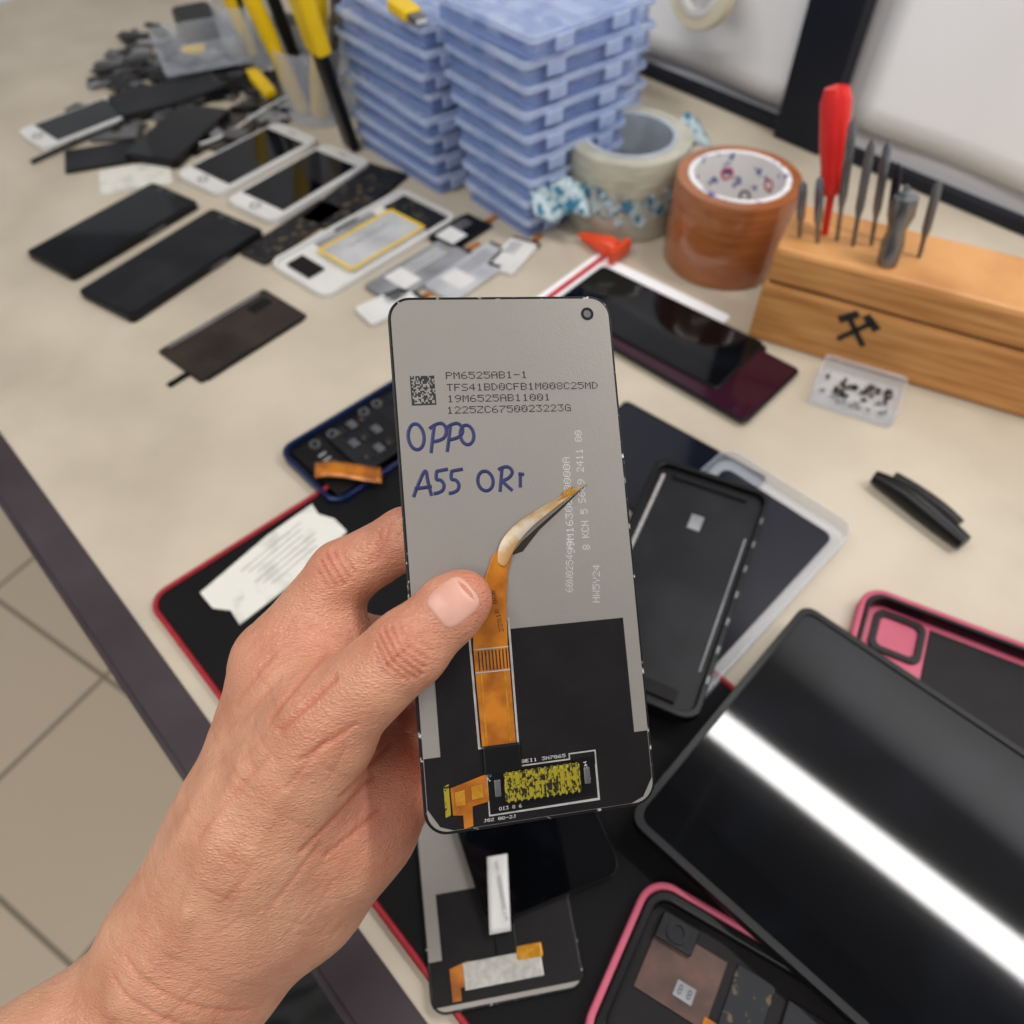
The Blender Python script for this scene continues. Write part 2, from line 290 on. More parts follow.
# ------------------------------------------------------------------ hand
palm=[
 [(-205.1,-240.5,10,34),(-151.4,-188.6,-2,28),(-119.8,-158.9,-12,23)],
 [(-207.5,-269.8,0,34),(-151.7,-206,-10,28),(-106.9,-163,-18,22)],
 [(-109,-139.4,-10,22),(-92.8,-106.1,-12,18.5),(-78.1,-51.1,-12,14)],
 [(-107.5,-145.1,-16,22),(-88.4,-115.4,-26,18),(-73.9,-68.9,-30,14)],
 [(-102.2,-150.8,-20,20),(-79.9,-121.6,-32,17),(-63.7,-89.9,-38,14)],
 [(-97.3,-153.2,-20,20),(-72.6,-132.1,-22,19),(-50.7,-110.8,-26,17)],
 [(-107.2,-142.8,-8,20),(-81.7,-103.5,0,20),(-59.2,-68.1,9,17)],
 [(-73.5,-82.1,-10,16),(-63.2,-56.4,-6,14)],
 [(-84.8,-127.5,-8,20),(-58.3,-107.8,-14,18),(-42.0,-92.8,-22,15)],
 [(-68.6,-57.6,-4,14),(-54.9,-40.4,-8,9)],
 [(-73.5,-95,-8,20),(-52,-85,-16,15)],
]
fing=[
 [(-78.1,-50.1,-12,14),(-55.8,-20.5,-9,11),(-34.3,-8.2,-4,9.5),(-13.9,-15.9,-3.5,8)],
 [(-74.5,-69.4,-32,13),(-58,-47.4,-38,10.5),(-28.9,-46.8,-16,9.5),(-5.7,-51.5,-4,8.5)],
 [(-64.1,-90.6,-38,13),(-42.6,-77.2,-42,10.5),(-14.8,-70.9,-12,9),(-1,-71,-3,8)],
 [(-52.6,-108,-36,12),(-34,-98,-36,10),(-14,-90.5,-10,8.5),(-3,-88,-2,7.5)],
 [(-82.7,-103.5,0,19),(-55.9,-62.7,14,14.5),(-30.4,-39.9,20,11.6),(-18.2,-28.5,19,9.8),(-14.6,-25.6,18.4,8.8)],
]
lo=np.array([-252,-300,-75.]);hi=np.array([15,15,50.]);h=1.3
ax=[np.arange(lo[i],hi[i],h,dtype=np.float32) for i in range(3)]
X,Y,Z=np.meshgrid(*ax,indexing='ij')
def cap(a,b):
    a=np.array(a,np.float32);b=np.array(b,np.float32);ba=b[:3]-a[:3];L=float(ba@ba)
    t=np.clip(((X-a[0])*ba[0]+(Y-a[1])*ba[1]+(Z-a[2])*ba[2])/L,0,1)
    return np.sqrt((X-a[0]-t*ba[0])**2+(Y-a[1]-t*ba[1])**2+(Z-a[2]-t*ba[2])**2)-(a[3]+t*(b[3]-a[3]))
def smin(a,b,k):
    hh=np.clip(.5+.5*(b-a)/k,0,1);return b+(a-b)*hh-k*hh*(1-hh)
D=None
for ch in palm:
    for a,b in zip(ch,ch[1:]):
        d=cap(a,b);D=d if D is None else smin(D,d,13)
for ch in fing:
    f=None
    for a,b in zip(ch,ch[1:]):
        d=cap(a,b);f=d if f is None else smin(f,d,3)
    D=smin(D,f,7)
def snets(F,org,h):
    n=F.shape;m=(n[0]-1,n[1]-1,n[2]-1);acc=np.zeros(m+(3,),np.float32);cnt=np.zeros(m,np.int8)
    def sl(c):return F[c[0]:c[0]+m[0],c[1]:c[1]+m[1],c[2]:c[2]+m[2]]
    for a in [(i,j,k) for i in(0,1) for j in(0,1) for k in(0,1)]:
        for x in range(3):
            if a[x]==0:
                b=list(a);b[x]=1;fa,fb=sl(a),sl(b);cr=(fa<0)!=(fb<0);t=np.where(cr,fa/np.where(cr,fa-fb,1),0)
                for q in range(3):acc[...,q]+=np.where(cr,a[q]+(t if q==x else 0),0)
                cnt+=cr
    act=cnt>0;idx=-np.ones(m,np.int64);idx[act]=np.arange(act.sum())
    V=(np.argwhere(act)+acc[act]/cnt[act][:,None])*h+org;S=F<0;Q=[]
    for x in range(3):
        y,z=(x+1)%3,(x+2)%3;s0=[slice(1,-1)]*3;s1=[slice(1,-1)]*3;s0[x]=slice(0,-1);s1[x]=slice(1,None)
        A,B=S[tuple(s0)],S[tuple(s1)];w=np.argwhere(A!=B);ins=A[A!=B];base=w.copy();base[:,y]+=1;base[:,z]+=1
        def c(dy,dz):
            g=base.copy();g[:,y]-=dy;g[:,z]-=dz;return idx[g[:,0],g[:,1],g[:,2]]
        q=np.stack([c(1,1),c(0,1),c(0,0),c(1,0)],1);q[~ins]=q[~ins][:,::-1];Q.append(q)
    return V,np.concatenate(Q)
V,Q=snets(D,lo,h);del X,Y,Z,D
me=bpy.data.meshes.new('hand_raw');me.from_pydata((V/1000).tolist(),[],Q.tolist());me.update()
t=bpy.data.objects.new('tmp',me);COL.objects.link(t);ss=t.modifiers.new('s','SUBSURF');ss.levels=1
bpy.context.view_layer.update();hm=bpy.data.meshes.new_from_object(t.evaluated_get(bpy.context.evaluated_depsgraph_get()));bpy.data.objects.remove(t)
hm.name='skin';nv=len(hm.vertices);co=np.zeros(nv*3,np.float32);hm.vertices.foreach_get('co',co);co=co.reshape(-1,3)*1000
nr=np.zeros(nv*3,np.float32);hm.vertices.foreach_get('normal',nr);nr=nr.reshape(-1,3)
flush=np.zeros(nv,np.float32);disp=np.zeros(nv,np.float32)
def seg2(p,q):
    p=np.array(p);q=np.array(q);d=q-p;tt=np.clip(((co[:,:2]-p)@d)/(d@d),0,1);return np.linalg.norm(co[:,:2]-p-tt[:,None]*d,axis=1)
def crease(p,q,dep,w,zmin,fl=.6):
    global disp
    d=seg2(p,q);g=np.exp(-(d/w)**2)*(co[:,2]>zmin);disp-=dep*g;flush[:]+=g*fl*min(1,dep)
ipc=np.array([-31.5,-40.0]);axd=np.array([.743,.662]);pp=np.array([.662,-.743])
for k,(s,hl,dp) in enumerate(((-6,5,.3),(-4,7,.5),(-2,8,.7),(0,8.2,.75),(2,7.5,.6),(4,6,.45),(6.5,5,.25))):
    c=ipc+axd*s;crease(c-pp*hl+axd*1.2,c,dp,.6,14);crease(c,c+pp*hl+axd*1.2,dp,.6,14)
for s,hl,dp in ((-5,5,.4),(-2.5,7,.6),(0,8,.7),(2.5,7,.6),(5,5,.4)):
    c=np.array([-55,-19.5])+np.array([.8,.55])*s;n2=np.array([-.55,.8]);crease(c-n2*hl*.5,c+n2*hl,dp,.6,-14)
for p,q,dp in (((-66,-62),(-50,-47),.8),((-70,-60),(-57,-43),.6),((-60,-70),(-44,-60),.5),((-92,-95),(-70,-70),.4),((-120,-140),(-86,-165),.5),((-116,-134),(-84,-158),.45),((-50,-84),(-40,-76),.8),((-62,-100),(-44,-84),.7),((-56,-104),(-42,-95),.6),((-72,-118),(-58,-100),.4),((-86,-60),(-74,-44),.35),((-84,-66),(-70,-50),.35),((-64,-78),(-52,-64),.4),((-42,-15),(-38,-3),.5),((-44,-16),(-41,-5),.4)):
    crease(p,q,dp,.9,-40)
rr_=random.Random(5)
for k in range(110):   # fine wrinkles following the thumb / wrist direction
    cx,cy=rr_.uniform(-125,-45),rr_.uniform(-165,-35);a=R(rr_.choice((48,48,-40,-35,60)))+rr_.uniform(-.25,.25);L=rr_.uniform(3,9)
    crease((cx-math.cos(a)*L,cy-math.sin(a)*L),(cx+math.cos(a)*L,cy+math.sin(a)*L),rr_.uniform(.08,.22),.75,-40,.7)
for c,r,s in (((-12,-23,18),12,.9),((-31,-40,24),11,.6),((-56,-62,20),16,.35),((-79,-50,-8),18,.55),((-55,-18,-6),13,.6),((-34,-8,-2),12,.5),((-46,-95,-14),24,.8),((-45,-70,-30),22,.9),((-60,-44,-8),13,.6),((-90,-150,5),24,.3)):
    flush+=s*np.exp(-(np.linalg.norm(co-np.array(c),axis=1)/r)**2)
for p,q,dp,w in (((-100,-130),(-80,-75),.7,2.6),((-112,-120),(-92,-80),.5,2.0),((-120,-150),(-95,-118),.7,3),((-75,-98),(-60,-72),.6,3)):
    disp+=dp*np.exp(-(seg2(p,q)/w)**2)*(co[:,2]>-14)
co=co+nr*disp[:,None]
hm.vertices.foreach_set('co',(co/1000).ravel());at=hm.attributes.new('flush','FLOAT','POINT');at.data.foreach_set('value',np.clip(flush,0,1));hm.update()
sk=mat('skin',(214,166,140),.42,sss=.1);nt=sk.node_tree;b=nt.nodes['Principled BSDF']
tc=nt.nodes.new('ShaderNodeTexCoord')
def noise(sc,det=4,st=None):
    n=nt.nodes.new('ShaderNodeTexNoise');n.inputs['Scale'].default_value=sc;n.inputs['Detail'].default_value=det
    if st:
        mp=nt.nodes.new('ShaderNodeMapping');mp.inputs['Scale'].default_value=st;mp.inputs['Rotation'].default_value=(0,0,R(-42));nt.links.new(tc.outputs['Object'],mp.inputs[0]);nt.links.new(mp.outputs[0],n.inputs['Vector'])
    else:nt.links.new(tc.outputs['Object'],n.inputs['Vector'])
    return n
a=nt.nodes.new('ShaderNodeAttribute');a.attribute_name='flush'
n1=noise(55,6);rp=nt.nodes.new('ShaderNodeValToRGB');rp.color_ramp.elements[0].position=.35;rp.color_ramp.elements[1].position=.68
rp.color_ramp.elements[0].color=lin((210,156,126))+(1,);rp.color_ramp.elements[1].color=lin((188,131,103))+(1,)
nt.links.new(n1.outputs['Fac'],rp.inputs[0])
mx=nt.nodes.new('ShaderNodeMix');mx.data_type='RGBA';nt.links.new(a.outputs['Fac'],mx.inputs[0]);nt.links.new(rp.outputs[0],mx.inputs[6]);mx.inputs[7].default_value=lin((186,104,82))+(1,)
nt.links.new(mx.outputs[2],b.inputs['Base Color'])
v=nt.nodes.new('ShaderNodeTexVoronoi');v.feature='DISTANCE_TO_EDGE';v.inputs['Scale'].default_value=800
mp=nt.nodes.new('ShaderNodeMapping');mp.inputs['Scale'].default_value=(.6,1.4,1);mp.inputs['Rotation'].default_value=(0,0,R(48));nt.links.new(tc.outputs['Object'],mp.inputs[0]);nt.links.new(mp.outputs[0],v.inputs['Vector'])
n2=noise(420,4,(.5,1.6,1));ad=nt.nodes.new('ShaderNodeMath');ad.operation='ADD';nt.links.new(v.outputs['Distance'],ad.inputs[0]);nt.links.new(n2.outputs['Fac'],ad.inputs[1])
bp=nt.nodes.new('ShaderNodeBump');bp.inputs['Strength'].default_value=.6;bp.inputs['Distance'].default_value=.0007;nt.links.new(ad.outputs[0],bp.inputs['Height']);nt.links.new(bp.outputs[0],b.inputs['Normal'])
hg=group('hand',(0,.1508,.2169),rot=(R(38),0,0))
link('skin',hm,sk,hg,smooth=True)
bvh=BVHTree.FromPolygons([v.co[:] for v in hm.vertices],[p.vertices[:] for p in hm.polygons])
A=Vector((.743,.662,-.06)).normalized();N=Vector((-.16,.10,.98));N=(N-A*N.dot(A)).normalized();S=A.cross(N);tip=Vector((-14.6,-25.6,18.4))
V=[];ny,nx=16,16
for j in range(ny+1):
    yy=-8.6+13.2*j/ny
    q=(yy+2)/6.7;tm=6.6*(max(0,1-abs(q)**4))**.35
    tm=max(tm,.8)
    for i in range(nx+1):
        sx=(i/nx*2-1)*tm
        o0=tip+A*min(yy,2.6)+S*sx+N*40
        hit=bvh.ray_cast(o0*.001,-N,.06)[0]
        hgt=(hit*1000-tip).dot(N) if hit is not None else 5
        flat=8.6-.045*sx*sx-(.035*max(0,yy)**2)
        edge=(i in(0,nx) or j==0)
        z=max(hgt+.25,flat) if yy<2.6 else max(flat,hgt*.6)
        if edge: z-=.7
        V.append(tuple((tip+A*yy+S*sx+N*z)*.001))
me=bpy.data.meshes.new('thumb_nail');me.from_pydata(V,[],[(j*(nx+1)+i,j*(nx+1)+i+1,(j+1)*(nx+1)+i+1,(j+1)*(nx+1)+i) for j in range(ny) for i in range(nx)])
o=link('thumb_nail',me,'nail',hg,smooth=True);s=o.modifiers.new('t','SOLIDIFY');s.thickness=.0006
# ------------------------------------------------------------------ second display panel, lying on the mat
lp=group('phone_display_panel',(-.014,.117,.0052),9.5)
panel_body(lp,70,158)
prism('black_film',P([(-22,-30),(34,-30),(34,-76),(-34,-76),(-34,-58),(-28,-58),(-28,-30)]),.00025,.0004,'blkm',lp)
box('shield',(.036,.011,.0008),(-.001,-.066,.0009),'foil',lp)
prism('side_flex',P([(-25,-62),(-16,-60),(-17,-70),(-21,-70),(-21,-75),(-25,-75)]),.0004,.0009,'flex',lp)
box('shield_flex',(.012,.006,.001),(.012,-.061,.001),'gold',lp)
box('connector_tab',(.010,.012,.001),(.002,-.054,.001),'blk',lp)
sheet('white_flex',.010,.036,4,12,lambda x,y:(x+.004*(y/.036),y,.004+.004*math.cos(y*70)),'white',lp,loc=(.002,-.034,0))
dots('flex_print','WT30000006-WA',.026,.0018,'dbat',lp,(.0045,-.048,.0088),92)
dp=group('glass_display_panel',(-.004,.146,.0105),21)
prism('glass',rr(.068,.140,.006),-.0012,.0006,'glass',dp,.0003);prism('frame',rr(.069,.141,.0065),-.0022,-.0012,'blk',dp)
# ------------------------------------------------------------------ generic phones / parts
def slab(name,loc,rz,w,l,t,face,bodym,r=.007,extra=None,inset=.0025):
    g=group(name,loc,rz-90)
    prism('body',rr(w,l,r),0,t,bodym,g,.0008)
    prism('face',rr(w-2*inset,l-2*inset,max(r-inset,.001)),t,t+.0003,face,g)
    if extra:extra(g,w,l,t+.0003)
    return g
def iph(g,w,l,t):
    prism('screen',rr(w-.008,l-.036,.001),t,t+.0003,'glass',g)
    lathe('home_button',[(.004,0),(.0055,0),(.0055,.0004),(.004,.0004)],'grey',g,24,(0,-l/2+.009,t),closed=True)
    box('earpiece',(.012,.0015,.0004),(0,l/2-.009,t),'grey',g)
def blkx(g,w,l,t):
    box('speaker_slot',(.012,.0012,.0004),(0,l/2-.006,t),'grey',g,bevel=0);lathe('lens',[(.0018,0),(.003,0),(.003,.0003),(.0018,.0003)],'grey',g,20,(-.014,l/2-.006,t),closed=True);box('side_key',(.002,.02,.002),(w/2,.02,t-.004),'grey',g)
slab('white_phone',(-.2735,.786,0),53,.066,.138,.007,'white','white',.010,iph)
slab('white_phone',(-.212,.738,0),54,.066,.138,.007,'white','white',.010,iph)
slab('black_phone',(-.372,.655,0),56,.066,.145,.007,'glass','blk',.005,blkx)
slab('black_phone',(-.302,.602,0),57,.068,.155,.007,'darkp','blk',.005,blkx)
def brx(g,w,l,t):
    box('camera_hole',(.012,.02,.0006),(-.012,l/2-.018,t),'blk',g);box('side_clip',(.003,l*.9,.002),(w/2,0,t-.001),'blk',g);box('flex_stub',(.006,.024,.001),(w*.2,-l/2-.006,.001),'blk',g);box('frame_strip',(.0015,l*.85,.0004),(-w/2+.004,0,t),'dbat',g,bevel=0)
slab('phone_back_panel',(-.2285,.506,0),50,.058,.108,.002,'brown','blk',.003,brx,.001)
fc=group('phone_midframe',(-.1345,.637,0),49-90)
ringprism('frame',rr(.077,.165,.010),rr(.071,.159,.008),0,.006,'white',fc,.0006);prism('tray',rr(.0712,.1592,.008),.0002,.002,'white',fc)
prism('battery',rr(.046,.088,.003,6,.006,.002),.002,.0065,'battery',fc,.0005)
for i,(x,y,w,l) in enumerate(((.006,.0465,.046,.003),(.006,-.0425,.046,.003),(-.0165,.002,.003,.088),(.0285,.002,.003,.088))):box('yellow_tape_%d'%(i+1),(w,l,.0005),(x,y,.0068),'yellow',fc,bevel=0)
text('battery_print','Li-ion 3500mAh',.05,.006,'dbat',fc,(.002,-.02,.0066),90)
box('circuit',(.060,.028,.002),(0,.063,.003),'pcb',fc);box('speaker',(.03,.018,.003),(-.01,-.064,.0035),'blk',fc);box('side_board',(.012,.07,.002),(-.026,0,.003),'dbat',fc)
def bat(loc,rz,w,l,m,z=.005):
    g=group('phone_battery',loc,rz-90);prism('cell',rr(w,l,.003),0,z,m,g,.001);box('tab',(w,.006,.003),(0,l/2+.002,.002),'blk',g);box('label_stripe',(w*.7,.02,.0004),(0,-l*.2,z+.0002),'white',g);box('tail',(.006,.02,.0008),(w*.2,l/2+.012,.001),'flex',g)
    for k in range(4):box('print_row_%d'%(k+1),(.0012,l*.5,.0002),(-w*.3+k*w*.1,l*.12,z+.0002),'dbat' if m!='dbat' else 'white',g,bevel=0)
    return g
bat((-.083,.590,0),48,.038,.095,'dbat');bat((-.036,.588,0),50,.036,.085,'battery')
bat((-.050,.650,0),50,.032,.05,'blk');bat((.000,.612,0),62,.028,.05,'white');bat((-.105,.540,0),38,.028,.05,'white')
slab('phone_circuit_tray',(-.155,.715,0),62,.05,.12,.003,'pcb','blk',.004)
slab('phone_circuit_tray',(-.205,.655,0),56,.034,.11,.003,'pcb','brown',.004)
bl=group('blue_phone_frame',(-.094,.392,0),44-90)
ringprism('frame',rr(.070,.135,.011),rr(.064,.129,.009),0,.008,'blue',bl,.0008);prism('back',rr(.0642,.1292,.009),.0002,.003,'blk',bl)
box('board',(.056,.04,.002),(0,.03,.0045),'darkp',bl);box('shield_plate',(.022,.018,.001),(-.012,.032,.006),'pcb',bl);box('lower_board',(.056,.024,.002),(0,-.048,.0045),'blkm',bl);box('cell',(.046,.045,.004),(.002,-.012,.005),'darkp',bl)
sheet('orange_flex',.014,.045,3,10,lambda x,y:(x+.006*math.sin(y*60),y,.010+.003*math.cos(y*60)),'flex',bl,loc=(.020,-.045,0),rot=(0,0,R(-35)))
for k,(x,y) in enumerate(((-.02,-.045),(-.02,-.03),(-.022,0),(-.022,.012))):lathe('lens_%d'%(k+1),[(.0025,0),(.004,0),(.004,.003),(.0025,.003)],'grey',bl,24,(x,y,.0055),closed=True)
box('camera_unit',(.022,.01,.003),(.016,.052,.006),'grey',bl)
for k in range(5):box('contact_%d'%(k+1),(.002,.006,.0008),(-.01+k*.006,-.046,.006),'dbat',bl,bevel=0)
for k in range(3):
    for j in range(3):box('chip_%d'%(k*3+j+1),(.008,.006,.001),(-.018+k*.016,-.024+j*.010,.0078),'grey' if (k+j)%2 else 'pcb',bl)
pt=[(-.019,-.045),(-.004,-.047),(.006,-.041),(.018,-.044),(.020,-.01),(.019,.03),(.017,.045),(.003,.047),(-.008,.043),(-.018,.046),(-.021,.01)]
tp=group('torn_paper',(-.150,.277,.0033),51-90);prism('sheet',pt,0,.0006,'paper',tp)
for i in range(6):box('printed_line_%d'%(i+1),(.0006,.05-.006*(i%3),.00005),(-.012+i*.0045,.006,.00066),'dbat',tp,bevel=0)
# left clutter
slab('black_phone',(-.395,.925,0),35,.062,.125,.01,'darkp','blk',.008,blkx)
slab('phone_back_panel',(-.305,.875,0),60,.06,.13,.002,'brown','blk',.004,brx,.001)
slab('black_phone',(-.36,.835,0),75,.062,.12,.009,'glass','blk',.006,blkx)
slab('phone_back_panel',(-.42,.80,0),20,.05,.10,.002,'darkp','blk',.004)
slab('black_phone',(-.28,1.08,0),40,.07,.145,.009,'glass','blk',.008,blkx)
slab('phone_circuit_tray',(-.335,1.00,0),100,.045,.11,.004,'pcb','blk',.004)
slab('phone_circuit_tray',(-.25,.955,0),35,.045,.10,.004,'pcb','grey',.004)
slab('phone_back_panel',(-.44,1.02,0),25,.06,.13,.003,'grey','blk',.004)
slab('white_phone',(-.475,.865,0),48,.06,.12,.007,'white','white',.009,iph)
slab('torn_paper_pad',(-.385,.755,0),20,.05,.07,.001,'paper','paper',.002)
for i in range(2):
    g=group('black_adapter',((-.40,1.10,0),(-.16,1.02,0))[i],30+40*i)
    prism('shell',rr(.05,.08,.01),0,.03,'blk',g,.004);box('plug_socket',(.02,.01,.012),(0,.044,.014),'grey',g);tube('cord',[(0,-.04,.01),(.01,-.08,.004),(.05,-.10,.003),(.09,-.07,.003)],.002,'blk',g,order=3)
kt=group('clear_parts_bin',(-.375,1.01,.012),25)
ringprism('walls',rr(.10,.07,.006),rr(.097,.067,.005),0,.03,'clear',kt,.0005);prism('base',rr(.098,.068,.005),0,.002,'clear',kt)
for k in range(6):box('bin_part_%d'%(k+1),(.02,.026,.006),(-.034+.0135*k,.012*(-1)**k,.006),('blk','grey','yellow','dbat','brown','pcb')[k],kt,rot=(0,0,k*.7))
bms={k:bmesh.new() for k in('blk','grey','pcb','dbat','brown')}
for i in range(150):
    k=random.choice(list(bms));x,y=random.uniform(-.50,-.22),random.uniform(.82,1.15)
    mtx=Matrix.Translation((x,y,.0035+random.uniform(0,.002)))@Matrix.Rotation(random.uniform(0,3),4,'Z')@Matrix.Rotation(random.uniform(-.1,.1),4,'X')@Matrix.Diagonal((random.uniform(.006,.03),random.uniform(.01,.055),.003,1))
    bmesh.ops.create_cube(bms[k],size=1,matrix=mtx)
lpg=group('loose_phone_parts')
for k,bm in bms.items():
    me=bpy.data.meshes.new('parts_'+k);bm.to_mesh(me);bm.free();link('parts_'+k,me,k,lpg,bevel=.0006)
cb=group('black_cables')
tube('cable_1',[(-.50,.78,.003),(-.44,.86,.004),(-.33,.93,.012),(-.30,1.02,.006),(-.40,1.14,.003)],.0022,'blk',cb,order=3)
tube('cable_2',[(-.25,1.12,.003),(-.26,1.0,.004),(-.34,.95,.012),(-.46,.99,.004)],.0018,'blk',cb,order=3)
tube('cable_3',[(-.42,.86,.003),(-.36,.80,.003),(-.31,.83,.004),(-.27,.90,.010),(-.22,.98,.004)],.0015,'white',cb,order=3)
def pot(loc,r,hh):
    g=group('tool_cup',loc);lathe('cup',[(r*.9,0),(r,hh),(r-.002,hh),(r*.9-.002,.003),(.0001,.003)],'clear',g,40);return g
c1=pot((-.215,.895,0),.042,.075);c2=pot((-.320,1.03,0),.035,.07)
def handle(g,name,p,q,r,m,cap_m=None):
    p=Vector(p);q=Vector(q);d=(q-p);L=d.length;rot=d.to_track_quat('Z','Y').to_euler()
    return lathe(name,[(.0001,0),(r*.7,0),(r,L*.05),(r,L*.3),(r*.85,L*.4),(r,L*.55),(r,L*.93),(r*.6,L),(.0001,L)],m,g,24,p,rot)
tk=group('utility_knife',(0,0,0))
p0=Vector((-.171,.815,.002));p1=Vector((-.193,.80,.150));d=(p1-p0);rt=d.to_track_quat('Z','Y').to_euler()
prism('blade_holder',rr(.025,.010,.003),0,.104,'blk',tk,.001,p0,rt);prism('grip',rr(.036,.016,.006),.100,.175,'yellow',tk,.0015,p0,rt)
box('slider',(.010,.004,.022),p0+d*.84+Vector((0,-.010,0)),'blk',tk,rot=rt);prism('blade_tip',rr(.012,.003,.001),-.001,.03,'grey',tk,0,p0+d*.001,rt)
for k in range(4):box('groove_%d'%(k+1),(.003,.001,.003),p0+d*(.12+.1*k)+Vector((0,-.0055,0)),'dbat',tk,rot=rt,bevel=0)
for i,(a,bb,m,r) in enumerate((((-.215,.88,.004),(-.185,.855,.15),'yellow',.010),((-.205,.90,.004),(-.165,.885,.17),'grey',.006),((-.225,.90,.004),(-.245,.88,.15),'blk',.007),((-.22,.905,.004),(-.21,.92,.16),'steel',.006),((-.235,.89,.004),(-.265,.87,.15),'yellow',.009))):
    handle(c1,'tool_%d'%(i+1),Vector(a)-Vector((-.215,.895,0)),Vector(bb)-Vector((-.215,.895,0)),r,m)
for i,(a,bb,m) in enumerate((((0,0,.004),(-.02,-.01,.14),'yellow'),((.01,.005,.004),(.025,0,.13),'brown'),((-.01,0,.004),(.0,.02,.15),'blk'))):handle(c2,'tool_%d'%(i+1),a,bb,.008,m)
tw=group('tweezers',(0,0,0))
for i,s in enumerate((-1,1)):tube('arm_%d'%(i+1),[(-.142+s*.001,.83,.002),(-.150+s*.005,.83,.06),(-.158+s*.004,.825,.10),(-.168,.82,.13)],.0026,'steel',tw,order=3)
br=group('yellow_brush',(-.295,.955,0),30);prism('handle',rr(.016,.07,.005),.0,.012,'yellow',br,.003);prism('bristles',rr(.014,.02,.002,6,0,.045),.001,.010,'brown',br)
# ------------------------------------------------------------------ organiser boxes
def orgbox(g,i,w,l,z,hh,ox,oy,rz):
    e=bpy.data.objects.new('organiser_%d'%(i+1),None);COL.objects.link(e);e.parent=g;e.location=(ox,oy,z);e.rotation_euler=(0,0,R(rz))
    ringprism('tray_wall',rr(w-.006,l-.006,.004),rr(w-.009,l-.009,.003),0,hh*.60,'boxcl',e,.0005)
    prism('tray_floor',rr(w-.008,l-.008,.003),0,.0012,'boxcl',e)
    prism('contents',rr(w-.022,l-.022,.003),.0014,hh*.34,'innards',e)
    prism('lid',rr(w-.0035,l-.0035,.004),hh*.88,hh*.95,'lidcl',e,.0004)
    ringprism('lid_rim',rr(w+.002,l+.002,.006),rr(w-.003,l-.003,.004),hh*.68,hh*.97,'lidedge',e,.0006)
    for k,x in enumerate((-.25,.25)):box('latch_%d'%(k+1),(.018,.003,hh*.55),(x*w,-l/2-.002,hh*.5),'lidedge',e)
    box('side_latch',(.003,.018,hh*.55),(w/2+.002,0,hh*.5),'lidedge',e)
    for k in (-1,0,1):box('divider_%d'%(k+2),(.0012,l*.85,hh*.3),(k*w*.27,0,hh*.6),'boxcl',e,bevel=0)
s1=group('organiser_box_stack',(.026,.713,0),40)
for i in range(9):
    gr=i*.0018
    orgbox(s1,i,.112+gr,.096+gr*2,i*.0195,.0195,random.uniform(-.002,.002)+gr*.3,random.uniform(-.002,.002)+gr*.8,random.uniform(-2,2))
s2=group('organiser_box_stack',(-.086,.802,0),40)
for i in range(8):orgbox(s2,i,.095,.142,i*.019,.019,random.uniform(-.004,.003),random.uniform(-.003,.004),random.uniform(-2,2))
s3=group('organiser_box_stack',(.045,.855,0),43)
for i in range(7):orgbox(s3,i,.12,.15,i*.019,.019,random.uniform(-.003,.003),random.uniform(-.003,.003),random.uniform(-2,2))
up=group('yellow_cable_plug',(-.092,.742,.1525),-58)
prism('shell',rr(.034,.018,.004),0,.009,'yellow',up,.002);box('metal_tip',(.016,.012,.005),(.024,0,.0045),'steel',up);box('tip_insert',(.002,.010,.003),(.032,0,.0045),'white',up,bevel=0)
tube('cord',[(-.017,0,.0045),(-.04,.002,.006),(-.07,.02,.003),(-.09,.05,.003)],.002,'yellow',up,order=3)
# ------------------------------------------------------------------ tape rolls
ct=group('clear_tape_roll',(.106,.692,0))
for k in (0,1):
    z=k*.038
    lathe('tape_%d'%(k+1),[(.0435,z+.0005),(.0555,z+.0005),(.0565,z+.003),(.0565,z+.034),(.0555,z+.0365),(.0435,z+.0365)],'tapeclr',ct,80,closed=True)
    lathe('core_%d'%(k+1),[(.0385,z),(.0434,z),(.0434,z+.0372),(.0385,z+.0372)],'corecl',ct,80,closed=True)
bm=bmesh.new();rows=[];seg=90
for j in range(7):
    z=.022+j*.0042;row=[]
    for i in range(seg):
        a=2*math.pi*i/seg;r=.0575+.0022*math.sin(a*17+j)+.0018*math.sin(a*31-j*2)+(.008 if 150<i*4<215 else 0)*(j/6)
        row.append(bm.verts.new((r*math.cos(a),r*math.sin(a),z+.004*math.sin(a*5)+.0015*math.sin(a*23))))
    rows.append(row)
for j in range(6):
    for i in range(seg):bm.faces.new((rows[j][i],rows[j][(i+1)%seg],rows[j+1][(i+1)%seg],rows[j+1][i]))
me=bpy.data.meshes.new('wrap_film');bm.to_mesh(me);bm.free();link('wrap_film',me,'film',ct,smooth=True)
sheet('film_tail',.05,.03,12,6,lambda x,y:(x,y+.003*math.sin(x*200),.05+.005*math.sin(x*120+y*80)),'film',ct,loc=(-.070,-.015,.01),rot=(R(50),0,R(10)))
sheet('film_tail_b',.05,.03,12,6,lambda x,y:(x,y+.003*math.sin(x*200),.03+.005*math.sin(x*120+y*80)),'film',ct,loc=(.045,.060,.035),rot=(R(50),0,R(30)))
bt=group('brown_tape_roll',(.190,.616,0))
lathe('tape',[(.0425,.0005),(.0515,.0005),(.0525,.003),(.0525,.074),(.0515,.0765),(.0425,.0765)],'tapebrn',bt,80,closed=True)
lathe('core',[(.0380,0),(.0424,0),(.0424,.0772),(.0380,.0772)],'core',bt,80,closed=True)
for k in range(12):
    a=k*math.pi/6;lathe('logo_%d'%(k+1),[(.0035,0),(.0055,0),(.0055,.0004),(.0035,.0004)],'corered' if k%2 else 'ink',bt,20,(.0379*math.cos(a),.0379*math.sin(a),.058 if k%2 else .04),(0,R(-90),a),closed=True)
